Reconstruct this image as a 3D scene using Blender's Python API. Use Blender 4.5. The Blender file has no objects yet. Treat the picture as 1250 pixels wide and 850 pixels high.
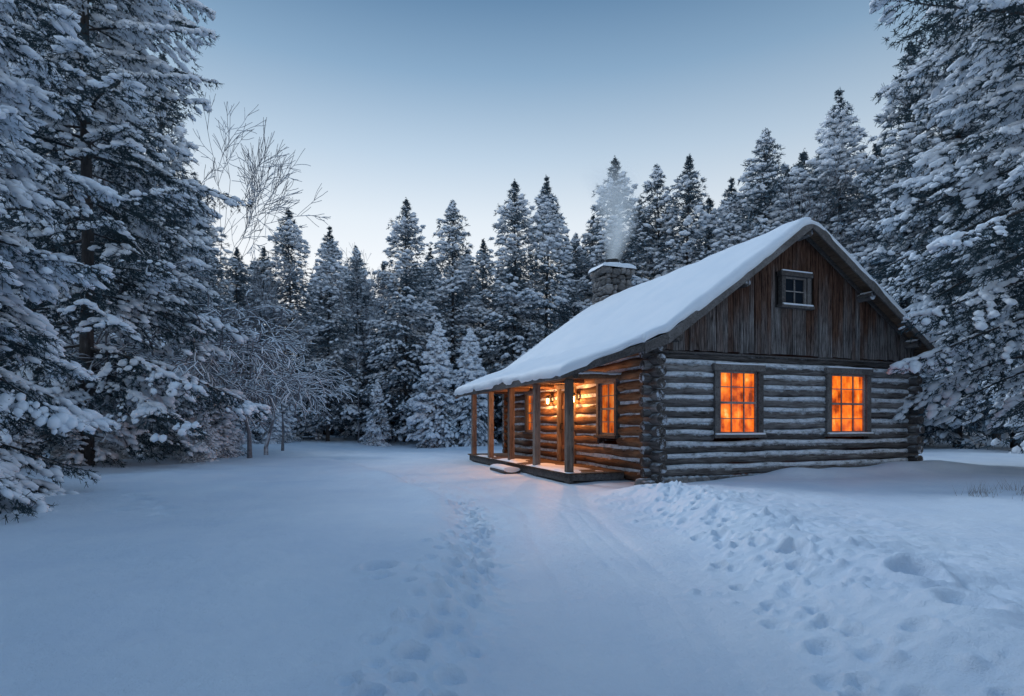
import bpy, math, random
import numpy as np
from mathutils import Vector, Matrix
random.seed(7); np.random.seed(7)
sc=bpy.context.scene
col=sc.collection
sc.view_settings.view_transform='Standard'
sc.view_settings.look='None'
sc.view_settings.exposure=0
F=694.0; CAMZ=1.42

# ---------------------------------------------------------------- noise
def _hash(ix,iy,seed):
    n=(ix.astype(np.int64)*374761393+iy.astype(np.int64)*668265263+seed*974711)&0xFFFFFFFF
    n=((n^(n>>13))*1274126177)&0xFFFFFFFF
    n=(n^(n>>16))&0xFFFF
    return n/65535.0
def vnoise(x,y,seed=0):
    ix=np.floor(x);iy=np.floor(y);fx=x-ix;fy=y-iy
    fx=fx*fx*(3-2*fx);fy=fy*fy*(3-2*fy)
    a=_hash(ix,iy,seed);b=_hash(ix+1,iy,seed);c=_hash(ix,iy+1,seed);d=_hash(ix+1,iy+1,seed)
    return (a*(1-fx)+b*fx)*(1-fy)+(c*(1-fx)+d*fx)*fy-0.5
def fbm(x,y,seed=0,o=4):
    s=0;a=1
    for i in range(o):
        s=s+a*vnoise(x*2**i+i*17.3,y*2**i-i*9.1,seed+i);a*=.5
    return s
def sstep(a,b,x):
    t=np.clip((x-a)/(b-a),0,1);return t*t*(3-2*t)

# ---------------------------------------------------------------- material helpers
def mat(name):
    m=bpy.data.materials.new(name);m.use_nodes=True
    nt=m.node_tree;b=nt.nodes['Principled BSDF']
    return m,nt,b
def N(nt,t,**k):
    n=nt.nodes.new(t)
    for a,v in k.items():setattr(n,a,v)
    return n
def noise(nt,vec,scale,detail=4,rough=.6):
    n=N(nt,'ShaderNodeTexNoise');n.inputs['Scale'].default_value=scale
    n.inputs['Detail'].default_value=detail;n.inputs['Roughness'].default_value=rough
    if vec:nt.links.new(vec,n.inputs['Vector'])
    return n.outputs['Fac']
def ramp(nt,fac,stops):
    r=N(nt,'ShaderNodeValToRGB');e=r.color_ramp.elements
    while len(e)<len(stops):e.new(.5)
    for i,(p,c) in enumerate(stops):
        e[i].position=p;e[i].color=(c[0],c[1],c[2],1) if hasattr(c,'__len__') else (c,c,c,1)
    nt.links.new(fac,r.inputs['Fac']);return r.outputs['Color']
def mapping(nt,scale):
    tc=N(nt,'ShaderNodeTexCoord');mp=N(nt,'ShaderNodeMapping')
    mp.inputs['Scale'].default_value=scale
    nt.links.new(tc.outputs['Object'],mp.inputs['Vector']);return mp.outputs['Vector']
def math_(nt,op,a,b=None,clamp=False):
    m=N(nt,'ShaderNodeMath',operation=op);m.use_clamp=clamp
    for i,v in enumerate((a,b)):
        if v is None:continue
        if isinstance(v,(int,float)):m.inputs[i].default_value=v
        else:nt.links.new(v,m.inputs[i])
    return m.outputs[0]
def mix(nt,fac,a,b,mode='MIX'):
    m=N(nt,'ShaderNodeMix',data_type='RGBA',blend_type=mode)
    for i,v in ((0,fac),(6,a),(7,b)):
        if isinstance(v,(int,float)):m.inputs[i].default_value=v
        elif isinstance(v,tuple):m.inputs[i].default_value=(v[0],v[1],v[2],1)
        else:nt.links.new(v,m.inputs[i])
    return m.outputs[2]
def bump(nt,b,h,dist,strength=1):
    n=N(nt,'ShaderNodeBump');n.inputs['Distance'].default_value=dist;n.inputs['Strength'].default_value=strength
    nt.links.new(h,n.inputs['Height']);nt.links.new(n.outputs['Normal'],b.inputs['Normal'])
def attr(nt,name='rnd'):
    a=N(nt,'ShaderNodeAttribute');a.attribute_name=name;return a.outputs['Fac']
def upness(nt):
    g=N(nt,'ShaderNodeNewGeometry');s=N(nt,'ShaderNodeSeparateXYZ')
    nt.links.new(g.outputs['Normal'],s.inputs[0]);return s.outputs['Z']
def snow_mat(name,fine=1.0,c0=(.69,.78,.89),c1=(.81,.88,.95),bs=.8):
    m,nt,b=mat(name)
    v=mapping(nt,(1,1,1))
    f=noise(nt,v,.8,5)
    c=ramp(nt,f,[(.3,c0),(.7,c1)]);nt.links.new(c,b.inputs['Base Color'])
    b.inputs['Roughness'].default_value=.55
    b.inputs['Specular IOR Level'].default_value=.35
    h=math_(nt,'ADD',noise(nt,v,9*fine,6,.7),math_(nt,'MULTIPLY',noise(nt,v,120*fine,2),.15))
    bump(nt,b,h,.035,bs)
    return m
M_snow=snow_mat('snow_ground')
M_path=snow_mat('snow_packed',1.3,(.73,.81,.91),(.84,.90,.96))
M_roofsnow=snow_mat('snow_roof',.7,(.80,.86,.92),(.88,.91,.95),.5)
m,nt,b=mat('snow_bough');b.inputs['Base Color'].default_value=(.82,.87,.93,1);b.inputs['Roughness'].default_value=.7
M_treesnow=m

def frost(nt,base,amt_lo=.25,amt_hi=.75,nscale=6,vec=None,amp=1.6,fc=(.66,.72,.79)):
    up=upness(nt)
    n=noise(nt,vec,nscale,6,.75)
    k=math_(nt,'ADD',up,math_(nt,'MULTIPLY',math_(nt,'SUBTRACT',n,.5),amp))
    mr=N(nt,'ShaderNodeMapRange');mr.inputs['From Min'].default_value=amt_lo;mr.inputs['From Max'].default_value=amt_hi
    nt.links.new(k,mr.inputs['Value'])
    return mix(nt,mr.outputs[0],base,fc)
def wood(name,scale,stops,frosty=None,rough=.8,bd=.012,blot=.5):
    m,nt,b=mat(name)
    v=mapping(nt,scale)
    f=noise(nt,v,3,8,.75)
    r=attr(nt)
    k=math_(nt,'ADD',math_(nt,'MULTIPLY',f,.8),math_(nt,'MULTIPLY',r,.25))
    c=ramp(nt,k,stops)
    f2=noise(nt,mapping(nt,(1.3,1.3,1.3)),1.2,4)
    c=mix(nt,math_(nt,'MULTIPLY',ramp(nt,f2,[(.4,0),(.65,1)]),blot),c,(.05,.04,.036))
    cr=noise(nt,mapping(nt,tuple(q*2.2 if q>1 else q*1.6 for q in scale)),3.5,3,.5)
    crk=ramp(nt,cr,[(.32,0),(.40,1)])
    c=mix(nt,1.0,c,mix(nt,crk,(.2,.17,.16),(1,1,1)),'MULTIPLY')
    if frosty:c=frost(nt,c,frosty[0],frosty[1],4,mapping(nt,(1,1,1)),2.8)
    nt.links.new(c,b.inputs['Base Color']);b.inputs['Roughness'].default_value=rough
    b.inputs['Specular IOR Level'].default_value=.25
    bump(nt,b,math_(nt,'ADD',f,math_(nt,'MULTIPLY',crk,.7)),bd,1)
    return m
LOGST=[(.3,(.035,.032,.031)),(.48,(.12,.112,.109)),(.62,(.25,.238,.232)),(.8,(.46,.45,.445))]
M_logx=wood('weathered_log_wall',(.6,6,6),LOGST,(.40,1.08),bd=.022,blot=.45)
M_logg=wood('weathered_log_corner',(6,.6,6),LOGST,(.55,1.1),bd=.022,blot=.9)
PORST=[(.3,(.05,.026,.014)),(.5,(.16,.08,.042)),(.65,(.29,.16,.09)),(.85,(.42,.28,.18))]
M_logy=wood('weathered_log_side',(6,.6,6),PORST,(.85,1.6),bd=.018)
M_post=wood('post_wood',(7,7,.6),[(.3,(.08,.06,.048)),(.5,(.20,.15,.12)),(.8,(.38,.31,.26))])
M_trim=wood('trim_wood',(5,5,5),[(.3,(.05,.046,.045)),(.5,(.13,.12,.115)),(.8,(.28,.265,.255))],(.75,1.3))
M_plank=wood('plank_wood',(5,.6,5),[(.3,(.07,.04,.025)),(.5,(.17,.11,.07)),(.8,(.30,.21,.15))])
M_sash=wood('sash_wood',(5,5,5),[(.3,(.18,.165,.155)),(.5,(.32,.30,.285)),(.8,(.46,.44,.42))],bd=.003)
M_door=wood('door_wood',(6,6,.6),[(.3,(.08,.035,.015)),(.5,(.20,.09,.04)),(.8,(.33,.17,.08))])
# gable boards
m,nt,b=mat('gable_boards')
f=noise(nt,mapping(nt,(9,9,.5)),3,8,.78)
r=attr(nt)
brown=ramp(nt,f,[(.34,(.018,.009,.006)),(.46,(.062,.030,.020)),(.60,(.14,.078,.054)),(.75,(.25,.18,.15))])
grey=ramp(nt,f,[(.36,(.035,.032,.032)),(.5,(.14,.13,.127)),(.7,(.38,.365,.36))])
z=N(nt,'ShaderNodeSeparateXYZ');tc=N(nt,'ShaderNodeTexCoord');nt.links.new(tc.outputs['Object'],z.inputs[0])
low=math_(nt,'SUBTRACT',1.47,math_(nt,'MULTIPLY',math_(nt,'SUBTRACT',z.outputs['Z'],3.0),.78))
k=math_(nt,'ADD',math_(nt,'MULTIPLY',low,.45),math_(nt,'ADD',math_(nt,'MULTIPLY',r,.6),math_(nt,'MULTIPLY',math_(nt,'SUBTRACT',noise(nt,mapping(nt,(1.2,1.2,.5)),1.0,4),.58),1.8)))
c=mix(nt,ramp(nt,k,[(.25,0),(.85,1)]),brown,grey)
c=mix(nt,1.0,c,mix(nt,ramp(nt,noise(nt,mapping(nt,(14,14,.9)),3,3),[(.34,0),(.46,1)]),(.15,.12,.11),(1,1,1)),'MULTIPLY')
nt.links.new(c,b.inputs['Base Color']);b.inputs['Roughness'].default_value=.85
b.inputs['Specular IOR Level'].default_value=.2
bump(nt,b,f,.015,1);M_gable=m
m,nt,b=mat('log_end_grain')
f=noise(nt,mapping(nt,(1,1,1)),14,5);c=ramp(nt,f,[(.3,(.02,.016,.014)),(.55,(.075,.064,.058)),(.75,(.22,.20,.19))])
c=mix(nt,ramp(nt,noise(nt,mapping(nt,(1,1,1)),5,5,.7),[(.52,0),(.64,.9)]),c,(.6,.66,.74))
nt.links.new(c,b.inputs['Base Color'])
b.inputs['Roughness'].default_value=.9;bump(nt,b,f,.03);M_end=m
m,nt,b=mat('chinking')
f=noise(nt,mapping(nt,(1,1,2)),5,6,.7);nt.links.new(ramp(nt,f,[(.32,(.16,.165,.17)),(.43,(.52,.56,.60)),(.58,(.76,.81,.87))]),b.inputs['Base Color'])
b.inputs['Roughness'].default_value=.9;bump(nt,b,f,.04);M_chink=m
m,nt,b=mat('stone')
v=mapping(nt,(1,1,1.6))
c=ramp(nt,attr(nt),[(0,(.06,.055,.052)),(.5,(.17,.155,.148)),(1,(.34,.31,.29))])
c=mix(nt,.35,c,ramp(nt,noise(nt,v,9,5),[(.3,0),(.7,.4)]))
c=frost(nt,c,.6,1.0,3,mapping(nt,(1,1,1)))
nt.links.new(c,b.inputs['Base Color']);b.inputs['Roughness'].default_value=.9
bump(nt,b,noise(nt,v,6,5),.06);M_stone=m
m,nt,b=mat('mortar');b.inputs['Base Color'].default_value=(.05,.046,.044,1);b.inputs['Roughness'].default_value=.95;M_mortar=m
m,nt,b=mat('black_metal');b.inputs['Base Color'].default_value=(.02,.02,.022,1);b.inputs['Metallic'].default_value=.6;b.inputs['Roughness'].default_value=.45;M_metal=m
def glow(name,strength,cols):
    m,nt,b=mat(name)
    f=noise(nt,mapping(nt,(1.9,1.9,1.5)),1.5,5,.6)
    wv=noise(nt,mapping(nt,(7,7,.25)),1.6,2,.4)
    k=math_(nt,'ADD',math_(nt,'MULTIPLY',f,.75),math_(nt,'MULTIPLY',wv,.25))
    c=ramp(nt,k,cols)
    nt.links.new(c,b.inputs['Base Color']);nt.links.new(c,b.inputs['Emission Color'])
    b.inputs['Emission Strength'].default_value=strength
    b.inputs['Roughness'].default_value=.2;b.inputs['Specular IOR Level'].default_value=.25
    return m
M_glow=glow('lit_window_pane',.95,[(.38,(.18,.022,.003)),(.46,(.55,.075,.006)),(.53,(.95,.17,.011)),(.60,(1,.27,.026)),(.68,(1,.55,.16))])
M_glow2=glow('dim_window_pane',.55,[(.38,(.2,.028,.004)),(.5,(.75,.13,.012)),(.66,(1,.38,.08))])
m,nt,b=mat('dark_pane');b.inputs['Base Color'].default_value=(.010,.018,.028,1);b.inputs['Roughness'].default_value=.4;b.inputs['Specular IOR Level'].default_value=.05;M_dark=m
m,nt,b=mat('lamp_glow');b.inputs['Emission Color'].default_value=(1,.55,.18,1);b.inputs['Emission Strength'].default_value=16;M_lamp=m
# trees
def needles(name,c0,c1,frostc,fr):
    m,nt,b=mat(name)
    r=attr(nt)
    g=ramp(nt,r,[(0,c0),(.5,c1),(1-fr,c1),(1-fr+.03,frostc),(1,tuple(min(1,x*1.6) for x in frostc))])
    nt.links.new(g,b.inputs['Base Color']);b.inputs['Roughness'].default_value=.75;b.inputs['Specular IOR Level'].default_value=.2
    return m
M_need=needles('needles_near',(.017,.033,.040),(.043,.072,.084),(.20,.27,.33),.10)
M_needm=needles('needles_frosted_hazed',(.038,.063,.078),(.078,.118,.145),(.26,.35,.43),.22)  # frosted needles, their dark tones lifted in the colour to imitate mist
M_needf=needles('needles_far_hazed',(.075,.115,.145),(.135,.19,.23),(.33,.42,.50),.30)  # paler again with distance; haze is put into the needle colour
m,nt,b=mat('bark')
f=noise(nt,mapping(nt,(5,5,1.2)),3,6,.7);c=ramp(nt,f,[(.3,(.022,.02,.02)),(.6,(.08,.072,.07)),(.8,(.18,.17,.17))])
c=frost(nt,c,.7,1.0,2.2,mapping(nt,(1,1,.6)),2.2)
nt.links.new(c,b.inputs['Base Color']);b.inputs['Roughness'].default_value=.95;bump(nt,b,f,.04);M_bark=m
m,nt,b=mat('bare_bark')
f=noise(nt,mapping(nt,(5,5,2)),3,5);c=ramp(nt,f,[(.3,(.09,.09,.10)),(.7,(.24,.25,.28))])
c=frost(nt,c,.05,.35,3,mapping(nt,(1,1,1)),1.2,(.82,.87,.93))
nt.links.new(c,b.inputs['Base Color']);b.inputs['Roughness'].default_value=.95;M_bare=m
m,nt,b=mat('dry_grass');b.inputs['Base Color'].default_value=(.16,.12,.09,1);M_grass=m

# ---------------------------------------------------------------- mesh helpers
PHI=(1+5**.5)/2
ICO=np.array([(-1,PHI,0),(1,PHI,0),(-1,-PHI,0),(1,-PHI,0),(0,-1,PHI),(0,1,PHI),(0,-1,-PHI),(0,1,-PHI),(PHI,0,-1),(PHI,0,1),(-PHI,0,-1),(-PHI,0,1)])/math.sqrt(1+PHI*PHI)
ICF=np.array([(0,11,5),(0,5,1),(0,1,7),(0,7,10),(0,10,11),(1,5,9),(5,11,4),(11,10,2),(10,7,6),(7,1,8),(3,9,4),(3,4,2),(3,2,6),(3,6,8),(3,8,9),(4,9,5),(2,4,11),(6,2,10),(8,6,7),(9,8,1)])
def subdiv(V,F_):
    V=[tuple(v) for v in V];out=[];cache={}
    def mid(a,b):
        k=(min(a,b),max(a,b))
        if k not in cache:
            p=(np.array(V[a])+np.array(V[b]))/2;p/=np.linalg.norm(p);V.append(tuple(p));cache[k]=len(V)-1
        return cache[k]
    for a,b,c in F_:
        ab,bc,ca=mid(a,b),mid(b,c),mid(c,a);out+=[(a,ab,ca),(b,bc,ab),(c,ca,bc),(ab,bc,ca)]
    return np.array(V),np.array(out)
IC2V,IC2F=subdiv(ICO,ICF)
def mesh_arrays(name,V,faces,mats,smooth=None):
    me=bpy.data.meshes.new(name)
    V=np.asarray(V,dtype=np.float32)
    me.vertices.add(len(V));me.vertices.foreach_set('co',V.ravel())
    li=[];ls=[];mi=[];rn=[];sm=[];o=0
    for fa,mt,rd,s in faces:
        fa=np.asarray(fa,dtype=np.int32)
        if len(fa)==0:continue
        n,k=fa.shape
        li.append(fa.ravel());ls.append(o+np.arange(n)*k);o+=n*k
        mi.append(np.broadcast_to(mt,n));rn.append(np.broadcast_to(rd,n));sm.append(np.full(n,s))
    li=np.concatenate(li);ls=np.concatenate(ls).astype(np.int32)
    me.loops.add(len(li));me.loops.foreach_set('vertex_index',li)
    me.polygons.add(len(ls));me.polygons.foreach_set('loop_start',ls)
    me.polygons.foreach_set('material_index',np.concatenate(mi).astype(np.int32))
    me.polygons.foreach_set('use_smooth',np.concatenate(sm))
    for m_ in mats:me.materials.append(m_)
    a=me.attributes.new('rnd','FLOAT','FACE');a.data.foreach_set('value',np.concatenate(rn).astype(np.float32))
    me.update(calc_edges=True);me.validate()
    return me
class MB:
    def __init__(s):s.V=[];s.f=[];s.n=0
    def add(s,V,F_,mt=0,rd=None,sm=False):
        V=np.asarray(V,float);F_=np.asarray(F_)
        s.V.append(V);s.f.append((F_+s.n,mt,random.random() if rd is None else rd,sm));s.n+=len(V)
    def box(s,a,b_,mt=0,rd=None):
        x0,y0,z0=a;x1,y1,z1=b_
        s.add([(x0,y0,z0),(x1,y0,z0),(x1,y1,z0),(x0,y1,z0),(x0,y0,z1),(x1,y0,z1),(x1,y1,z1),(x0,y1,z1)],[(0,3,2,1),(4,5,6,7),(0,1,5,4),(1,2,6,5),(2,3,7,6),(3,0,4,7)],mt,rd)
    def hexa(s,P,mt=0,rd=None):
        s.add(P,[(0,3,2,1),(4,5,6,7),(0,1,5,4),(1,2,6,5),(2,3,7,6),(3,0,4,7)],mt,rd)
    def rock(s,c,r,mt=0,sq=.75):
        V=IC2V.copy();so=random.random()*50
        V=np.sign(V)*np.abs(V)**sq
        V*=(1+.40*vnoise(V[:,0]*1.6+so,V[:,1]*1.6+V[:,2]*1.9+so,4))[:,None]
        s.add(V*np.array(r)+np.array(c),IC2F,mt,None,True)
    def log(s,p0,p1,r,mt=0,cap=None,seg=.22,rad=12,wob=.012,r1=None,sq=1.0):
        p0=np.array(p0,float);p1=np.array(p1,float);d=p1-p0;L=np.linalg.norm(d)
        if L<.02:return
        d/=L;n=max(2,int(L/seg)+1)
        up=np.array([0,0,1.]) if abs(d[2])<.9 else np.array([1.,0,0])
        e1=np.cross(up,d);e1/=np.linalg.norm(e1);e2=np.cross(d,e1)
        t=np.linspace(0,1,n);a=np.arange(rad)/rad*2*np.pi
        so=random.random()*100
        c=p0+np.outer(t*L,d)+np.outer(vnoise(t*L*1.1+so,t*0+3,5)*wob*2,e1)+np.outer(vnoise(t*L*1.3+so,t*0+9,6)*wob*2,e2)
        if r1 is None:r1=r
        R=(r+(r1-r)*t)*(1+.16*vnoise(t*L*1.7+so,t*0,8))
        A,T=np.meshgrid(a,t)
        RR=R[:,None]*(1+.13*vnoise(A*1.6+so,T*L*2.6,3)+.06*vnoise(A*4+so,T*L*7,4))
        V=c[:,None,:]+(np.cos(A)*RR)[...,None]*e1+(np.sin(A)*RR*sq)[...,None]*e2
        V=V.reshape(-1,3)
        i=np.arange(n-1)[:,None]*rad;j=np.arange(rad)[None,:];k=(j+1)%rad
        Fa=np.stack([i+j,i+k,i+k+rad,i+j+rad],-1).reshape(-1,4)
        rd=random.random()
        s.add(V,Fa,mt,rd,True)
        cp=mt if cap is None else cap
        for base,sg in ((0,-1),(n-1,1)):
            ring=V[base*rad:(base+1)*rad];cc=ring.mean(0)+d*sg*.01
            W=np.vstack([ring,cc]);jj=np.arange(rad);kk=(jj+1)%rad
            tri=np.stack([jj,kk,np.full(rad,rad)],-1)
            if sg<0:tri=tri[:,::-1]
            s.add(W,tri,cp,rd,False)
    def obj(s,name,mats,parent=None,bevel=0,label=None):
        me=mesh_arrays(name,np.vstack(s.V),s.f,mats)
        o=bpy.data.objects.new(name,me);col.objects.link(o)
        if parent:o.parent=parent
        if bevel:
            md=o.modifiers.new('bevel','BEVEL');md.width=bevel;md.segments=2;md.limit_method='ANGLE'
        if label:o['label']=label
        return o
def empty(name,loc,rotz=0,label=None,category=None,group=None,parent=None):
    o=bpy.data.objects.new(name,None);col.objects.link(o);o.location=loc;o.rotation_euler=(0,0,rotz)
    o.empty_display_size=.3
    if label:o['label']=label
    if category:o['category']=category
    if group:o['group']=group
    if parent:o.parent=parent
    return o

# ---------------------------------------------------------------- terrain
CX,CY=3.17,12.8;TH=math.atan2(.3428,.9394)
ct,st=math.cos(TH),math.sin(TH)
PY=[-30,-5,2,5.3,9.4,13,17,22,30,45]
PX=[.4,.4,.62,.95,.62,-.75,-2.4,-5.2,-11.5,-26]
PW=[1.1,1.1,1.05,1.2,1.5,1.7,1.8,2.2,2.6,3.0]
prints=[]
rg=np.random.RandomState(3)
for k in range(56):
    y=2.5+k*.15+rg.uniform(-.05,.05)
    xl=np.interp(y,[2.5,5.3,8,11],[-.50,-.36,-.42,-1.0])+(.10 if k%2 else -.10)+rg.uniform(-.12,.12)
    prints.append((xl,y,rg.uniform(.045,.065),.06+rg.uniform(0,.05)))
    if k%2==0:prints.append((xl-rg.uniform(.05,.35),y+.1,.045,.045))
for k in range(70):
    y=2.6+k*.118+rg.uniform(-.05,.05)
    xr=np.interp(y,[2.5,4,5.6,9.8,11],[1.95,2.05,2.3,2.6,2.8])+rg.uniform(-.25,.5)
    prints.append((xr,y,rg.uniform(.045,.075),.03+rg.uniform(0,.05)))
for p in [(2.66,5.4,.10,.18),(3.1,4.35,.13,.18),(-1.15,4.95,.11,.13),(-1.05,4.6,.07,.06),(2.9,3.6,.12,.10),(-6.0,9.2,.1,.1),(-5.6,8.9,.1,.1),(-5.2,8.5,.1,.1),(-5.8,8.4,.1,.09),(-4.9,8.1,.1,.1),(-6.4,9.6,.1,.1)]:prints.append(p)
for k in range(300):
    y=rg.uniform(2.6,10.5)
    if k%4:x=np.interp(y,[2.5,5.6,9.8],[2.1,2.45,2.8])+rg.normal(.3,.45)
    else:x=np.interp(y,[2.5,5.3,8,11],[-.55,-.5,-.55,-1.1])+rg.normal(-.05,.18)
    prints.append((x,y,rg.uniform(.022,.05),-rg.uniform(.015,.045)))
def height(x,y,detail=True):
    x=np.asarray(x,float);y=np.asarray(y,float)
    pc=np.interp(y,PY,PX);pw=np.interp(y,PY,PW)
    pc=pc+.12*vnoise(y*.5,y*0,77)
    d=x-pc
    near=1-sstep(8,30,y)
    left=sstep(pw*.85,pw+.7,-d);right=sstep(pw*.85,pw+1.1,d)
    h=-.06+left*(.17*near+.06)+right*(.20*near+.06)
    h=h+.08*near*np.exp(-((-d-pw-.30)/.32)**2)*(1+vnoise(y*1.2,x*0,5))+.09*near*np.exp(-((d-pw-.8)/.6)**2)*(1+1.3*vnoise(y*1.4,x*.8,6))
    off=np.maximum(left,right)
    h=h+off*(.30*vnoise(x/7+3,y/7,1)+.14*vnoise(x/2.6,y/2.6,2)*(1-sstep(40,60,y)))
    h=h+.02*vnoise(x*1.3,y*1.3,4)
    ch=sstep(.9,1.5,d)*(1-sstep(2.4,5.5,d))*near
    h=h+ch*(.08*vnoise(x*2.2,y*2.2,11)+.045*vnoise(x*5,y*5,12)+.035*np.abs(vnoise(x*10,y*10,13))+.014*vnoise(x*22,y*22,14))
    chl=np.exp(-((d+1.15)/.30)**2)*near
    h=h+chl*(.045*vnoise(x*5.5,y*5.5,21)+.05*vnoise(x*11,y*11,22)+.02*vnoise(x*22,y*22,14))
    if detail:
        for o,wd,dp in ((-.45,.08,.014),(.62,.08,.016),(.15,.05,.008),(.40,.025,.006)):
            h=h-dp*np.exp(-((d-o-.06*vnoise(y*.7,y*0,31))/wd)**2)*(1-sstep(20,35,y))*(1+1.2*vnoise(y*1.7,y*0+o,33))
        h=h+.008*vnoise(x*14,y*14,15)+.012*vnoise(x*7,y*3,16)+.015*vnoise(x*3,y*2,17)
        h=h+.030*left*np.sin((x*.5+y*1.6)*2.2+3*vnoise(x*.6,y*.6,40))*vnoise(x*.25+9,y*.4,41)*2
        for px,py,r,dp in prints:
            m_=(abs(x-px)<r*4)&(abs(y-py)<r*4)
            if m_.any():
                q=((x[m_]-px)**2+((y[m_]-py)/1.25)**2)/(r*r)
                h[m_]+=-dp*np.exp(-q**1.5)
                if dp>0:h[m_]+=dp*.28*np.exp(-(np.sqrt(q)-1.55)**2/.12)
    u=(x-CX)*ct+(y-CY)*st;v=-(x-CX)*st+(y-CY)*ct
    du=np.maximum(np.maximum(-2.0-u,u-8.4),0);dv=np.maximum(np.maximum(-.2-v,v-10),0)
    dd=np.sqrt(du*du+dv*dv);w=1-sstep(.0,1.8,dd)
    tgt=.02+.14*sstep(1,8,u)+.05*vnoise(x*1.5,y*1.5,9)-.06*sstep(0.,-2.,u)
    h=h*(1-w)+tgt*w
    h=h+.20*np.exp(-((v+.55)/.55)**2)*sstep(.5,2.5,u)*(1-sstep(8.2,10.5,u))*(1+1.1*vnoise(x*.9,y*.9,19))
    h=h+.25*sstep(38,60,y)+.2*sstep(9,16,-x)+.15*sstep(14,22,x)
    return h
def axis(lo,a,b_,hi,s,g=1.09):
    mid=list(np.arange(a,b_,s));o=[];p=mid[-1];st_=s
    while p<hi:
        st_*=g;p+=st_;o.append(p)
    i=[];p=mid[0];st_=s
    while p>lo:
        st_*=g;p-=st_;i.append(p)
    return np.array(i[::-1]+mid+o)
xs=axis(-400,-2.2,4.8,400,.024,1.035);ys=axis(-200,2.4,9,500,.026,1.03)
X,Y=np.meshgrid(xs,ys);Z=height(X.ravel(),Y.ravel()).reshape(X.shape)
V=np.stack([X,Y,Z],-1).reshape(-1,3)
nx=len(xs);ny=len(ys)
i=np.arange(ny-1)[:,None]*nx;j=np.arange(nx-1)[None,:]
Fq=np.stack([i+j,i+j+1,i+j+1+nx,i+j+nx],-1).reshape(-1,4)
cx=V[Fq[:,0],0]+.02;cy=V[Fq[:,0],1]+.02
inp=(np.abs(cx-np.interp(cy,PY,PX)+.25*vnoise(cy*3,cx*3,3))<np.interp(cy,PY,PW)*.95)&(cy>-5)&(cy<34)
def sub(name,mask,mt):
    f=Fq[mask];u_,inv=np.unique(f,return_inverse=True)
    me=mesh_arrays(name,V[u_],[(inv.reshape(-1,4),0,0.0,True)],[mt])
    o=bpy.data.objects.new(name,me);col.objects.link(o);o['kind']='structure';return o
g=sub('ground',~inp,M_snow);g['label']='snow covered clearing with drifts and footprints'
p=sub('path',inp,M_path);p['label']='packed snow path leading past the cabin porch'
def hz(x,y):return float(height(np.array([x]),np.array([y]),False)[0])

# ---------------------------------------------------------------- cabin
cabin=empty('log_cabin',(CX,CY,0),TH,'weathered log cabin with snowy roof and glowing windows','cabin')
W=8.2;D=9.7;NC=11;SP=.268;Z0=.26
openx=[(1.62,3.0,1.02,2.72),(5.10,6.60,1.02,2.74)]
openy=[(1.35,2.4,.98,2.52),(3.75,4.85,.2,2.38),(6.6,7.6,1.0,2.45)]
def intervals(a,b_,z,ops,r=.1):
    iv=[(a,b_)]
    for (o0,o1,z0,z1) in ops:
        if z+r*.5>z0 and z-r*.5<z1:
            n=[]
            for s0,s1 in iv:
                if o1<=s0 or o0>=s1:n.append((s0,s1));continue
                if o0>s0:n.append((s0,o0))
                if o1<s1:n.append((o1,s1))
            iv=n
    return iv
wb=MB()
for k in range(NC):
    z=Z0+k*SP
    rl=random.uniform(.095,.115)
    for s0,s1 in intervals(-.26-random.uniform(0,.06),W+.26+random.uniform(0,.06),z,openx):
        wb.log((s0,.02,z),(s1,.02,z),rl,0,1,seg=.07,rad=16,wob=.024,sq=1.0)
for k in range(NC):
    z=Z0+k*SP+SP/2
    if k<NC-1:
        for s0,s1 in intervals(.03,W-.03,z,openx,.02):
            wb.log((s0,-.034,z-.015),(s1,-.034,z-.015),.056,2,seg=.08,rad=8,wob=.020)
wb.box((.05,.06,.1),(1.6,.1,3.05),2)
wall=wb.obj('log_wall',[M_logx,M_end,M_chink],cabin,label='grey frosted log wall with pale chinking bands')
wb=MB()
for k in range(NC+1):
    z=Z0+k*SP-SP/2
    rl=random.uniform(.108,.128)
    for s0,s1 in intervals(.2,D+.28,z,openy):
        wb.log((0,s0,z),(0,s1,z),rl,0,1,seg=.12,rad=14,wob=.02,sq=.95)
    wb.log((0,-.27-random.uniform(0,.12),z),(0,.215,z),rl*1.05,3,1,seg=.06,rad=16,wob=.012,sq=.97)
    wb.log((W,-.28-random.uniform(0,.1),z),(W,D+.28,z),.118,3,1,seg=.3,sq=.95)
for k in range(NC):
    z=Z0+k*SP
    for s0,s1 in intervals(.03,D,z,openy,.02):
        wb.box((-.045,s0,z-.05),(.05,s1,z+.05),2)
    wb.box((W-.05,.03,z-.05),(W+.05,D,z+.05),2)
    wb.log((-.2,D,z),(W+.2,D,z),.118,0,1,seg=.5)
wb.obj('log_wall',[M_logy,M_end,M_chink,M_logg],cabin,label='warm brown log side walls with stacked corner ends')
fb=MB()
for k in range(46):
    x=-.35+k*(W+.6)/46
    fb.rock((x,-.03,.05),(.14,.12,.12))
for k in range(6):fb.rock((-.38+k*.09,-.3+.05*k,.03),(.13,.12,.10))
fb.obj('foundation',[M_stone],cabin)
RU=4.1;RZ=6.31;EZ=3.33;LS=(RZ-EZ)/RU;RS=.67
def deck(u):
    u=np.asarray(u,float)
    l=np.where(u>0,RZ-LS*(RU-u),EZ+.42*u)
    return np.where(u>RU,RZ-RS*(u-RU),l)
def uleft(v):return np.interp(v,[-.55,.95,10.1],[-.55,-1.78,-1.95])
UR=8.75;V0=-.55;V1=10.1
zb=Z0+(NC-1)*SP+.13
gb=MB();x=-.05
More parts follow.
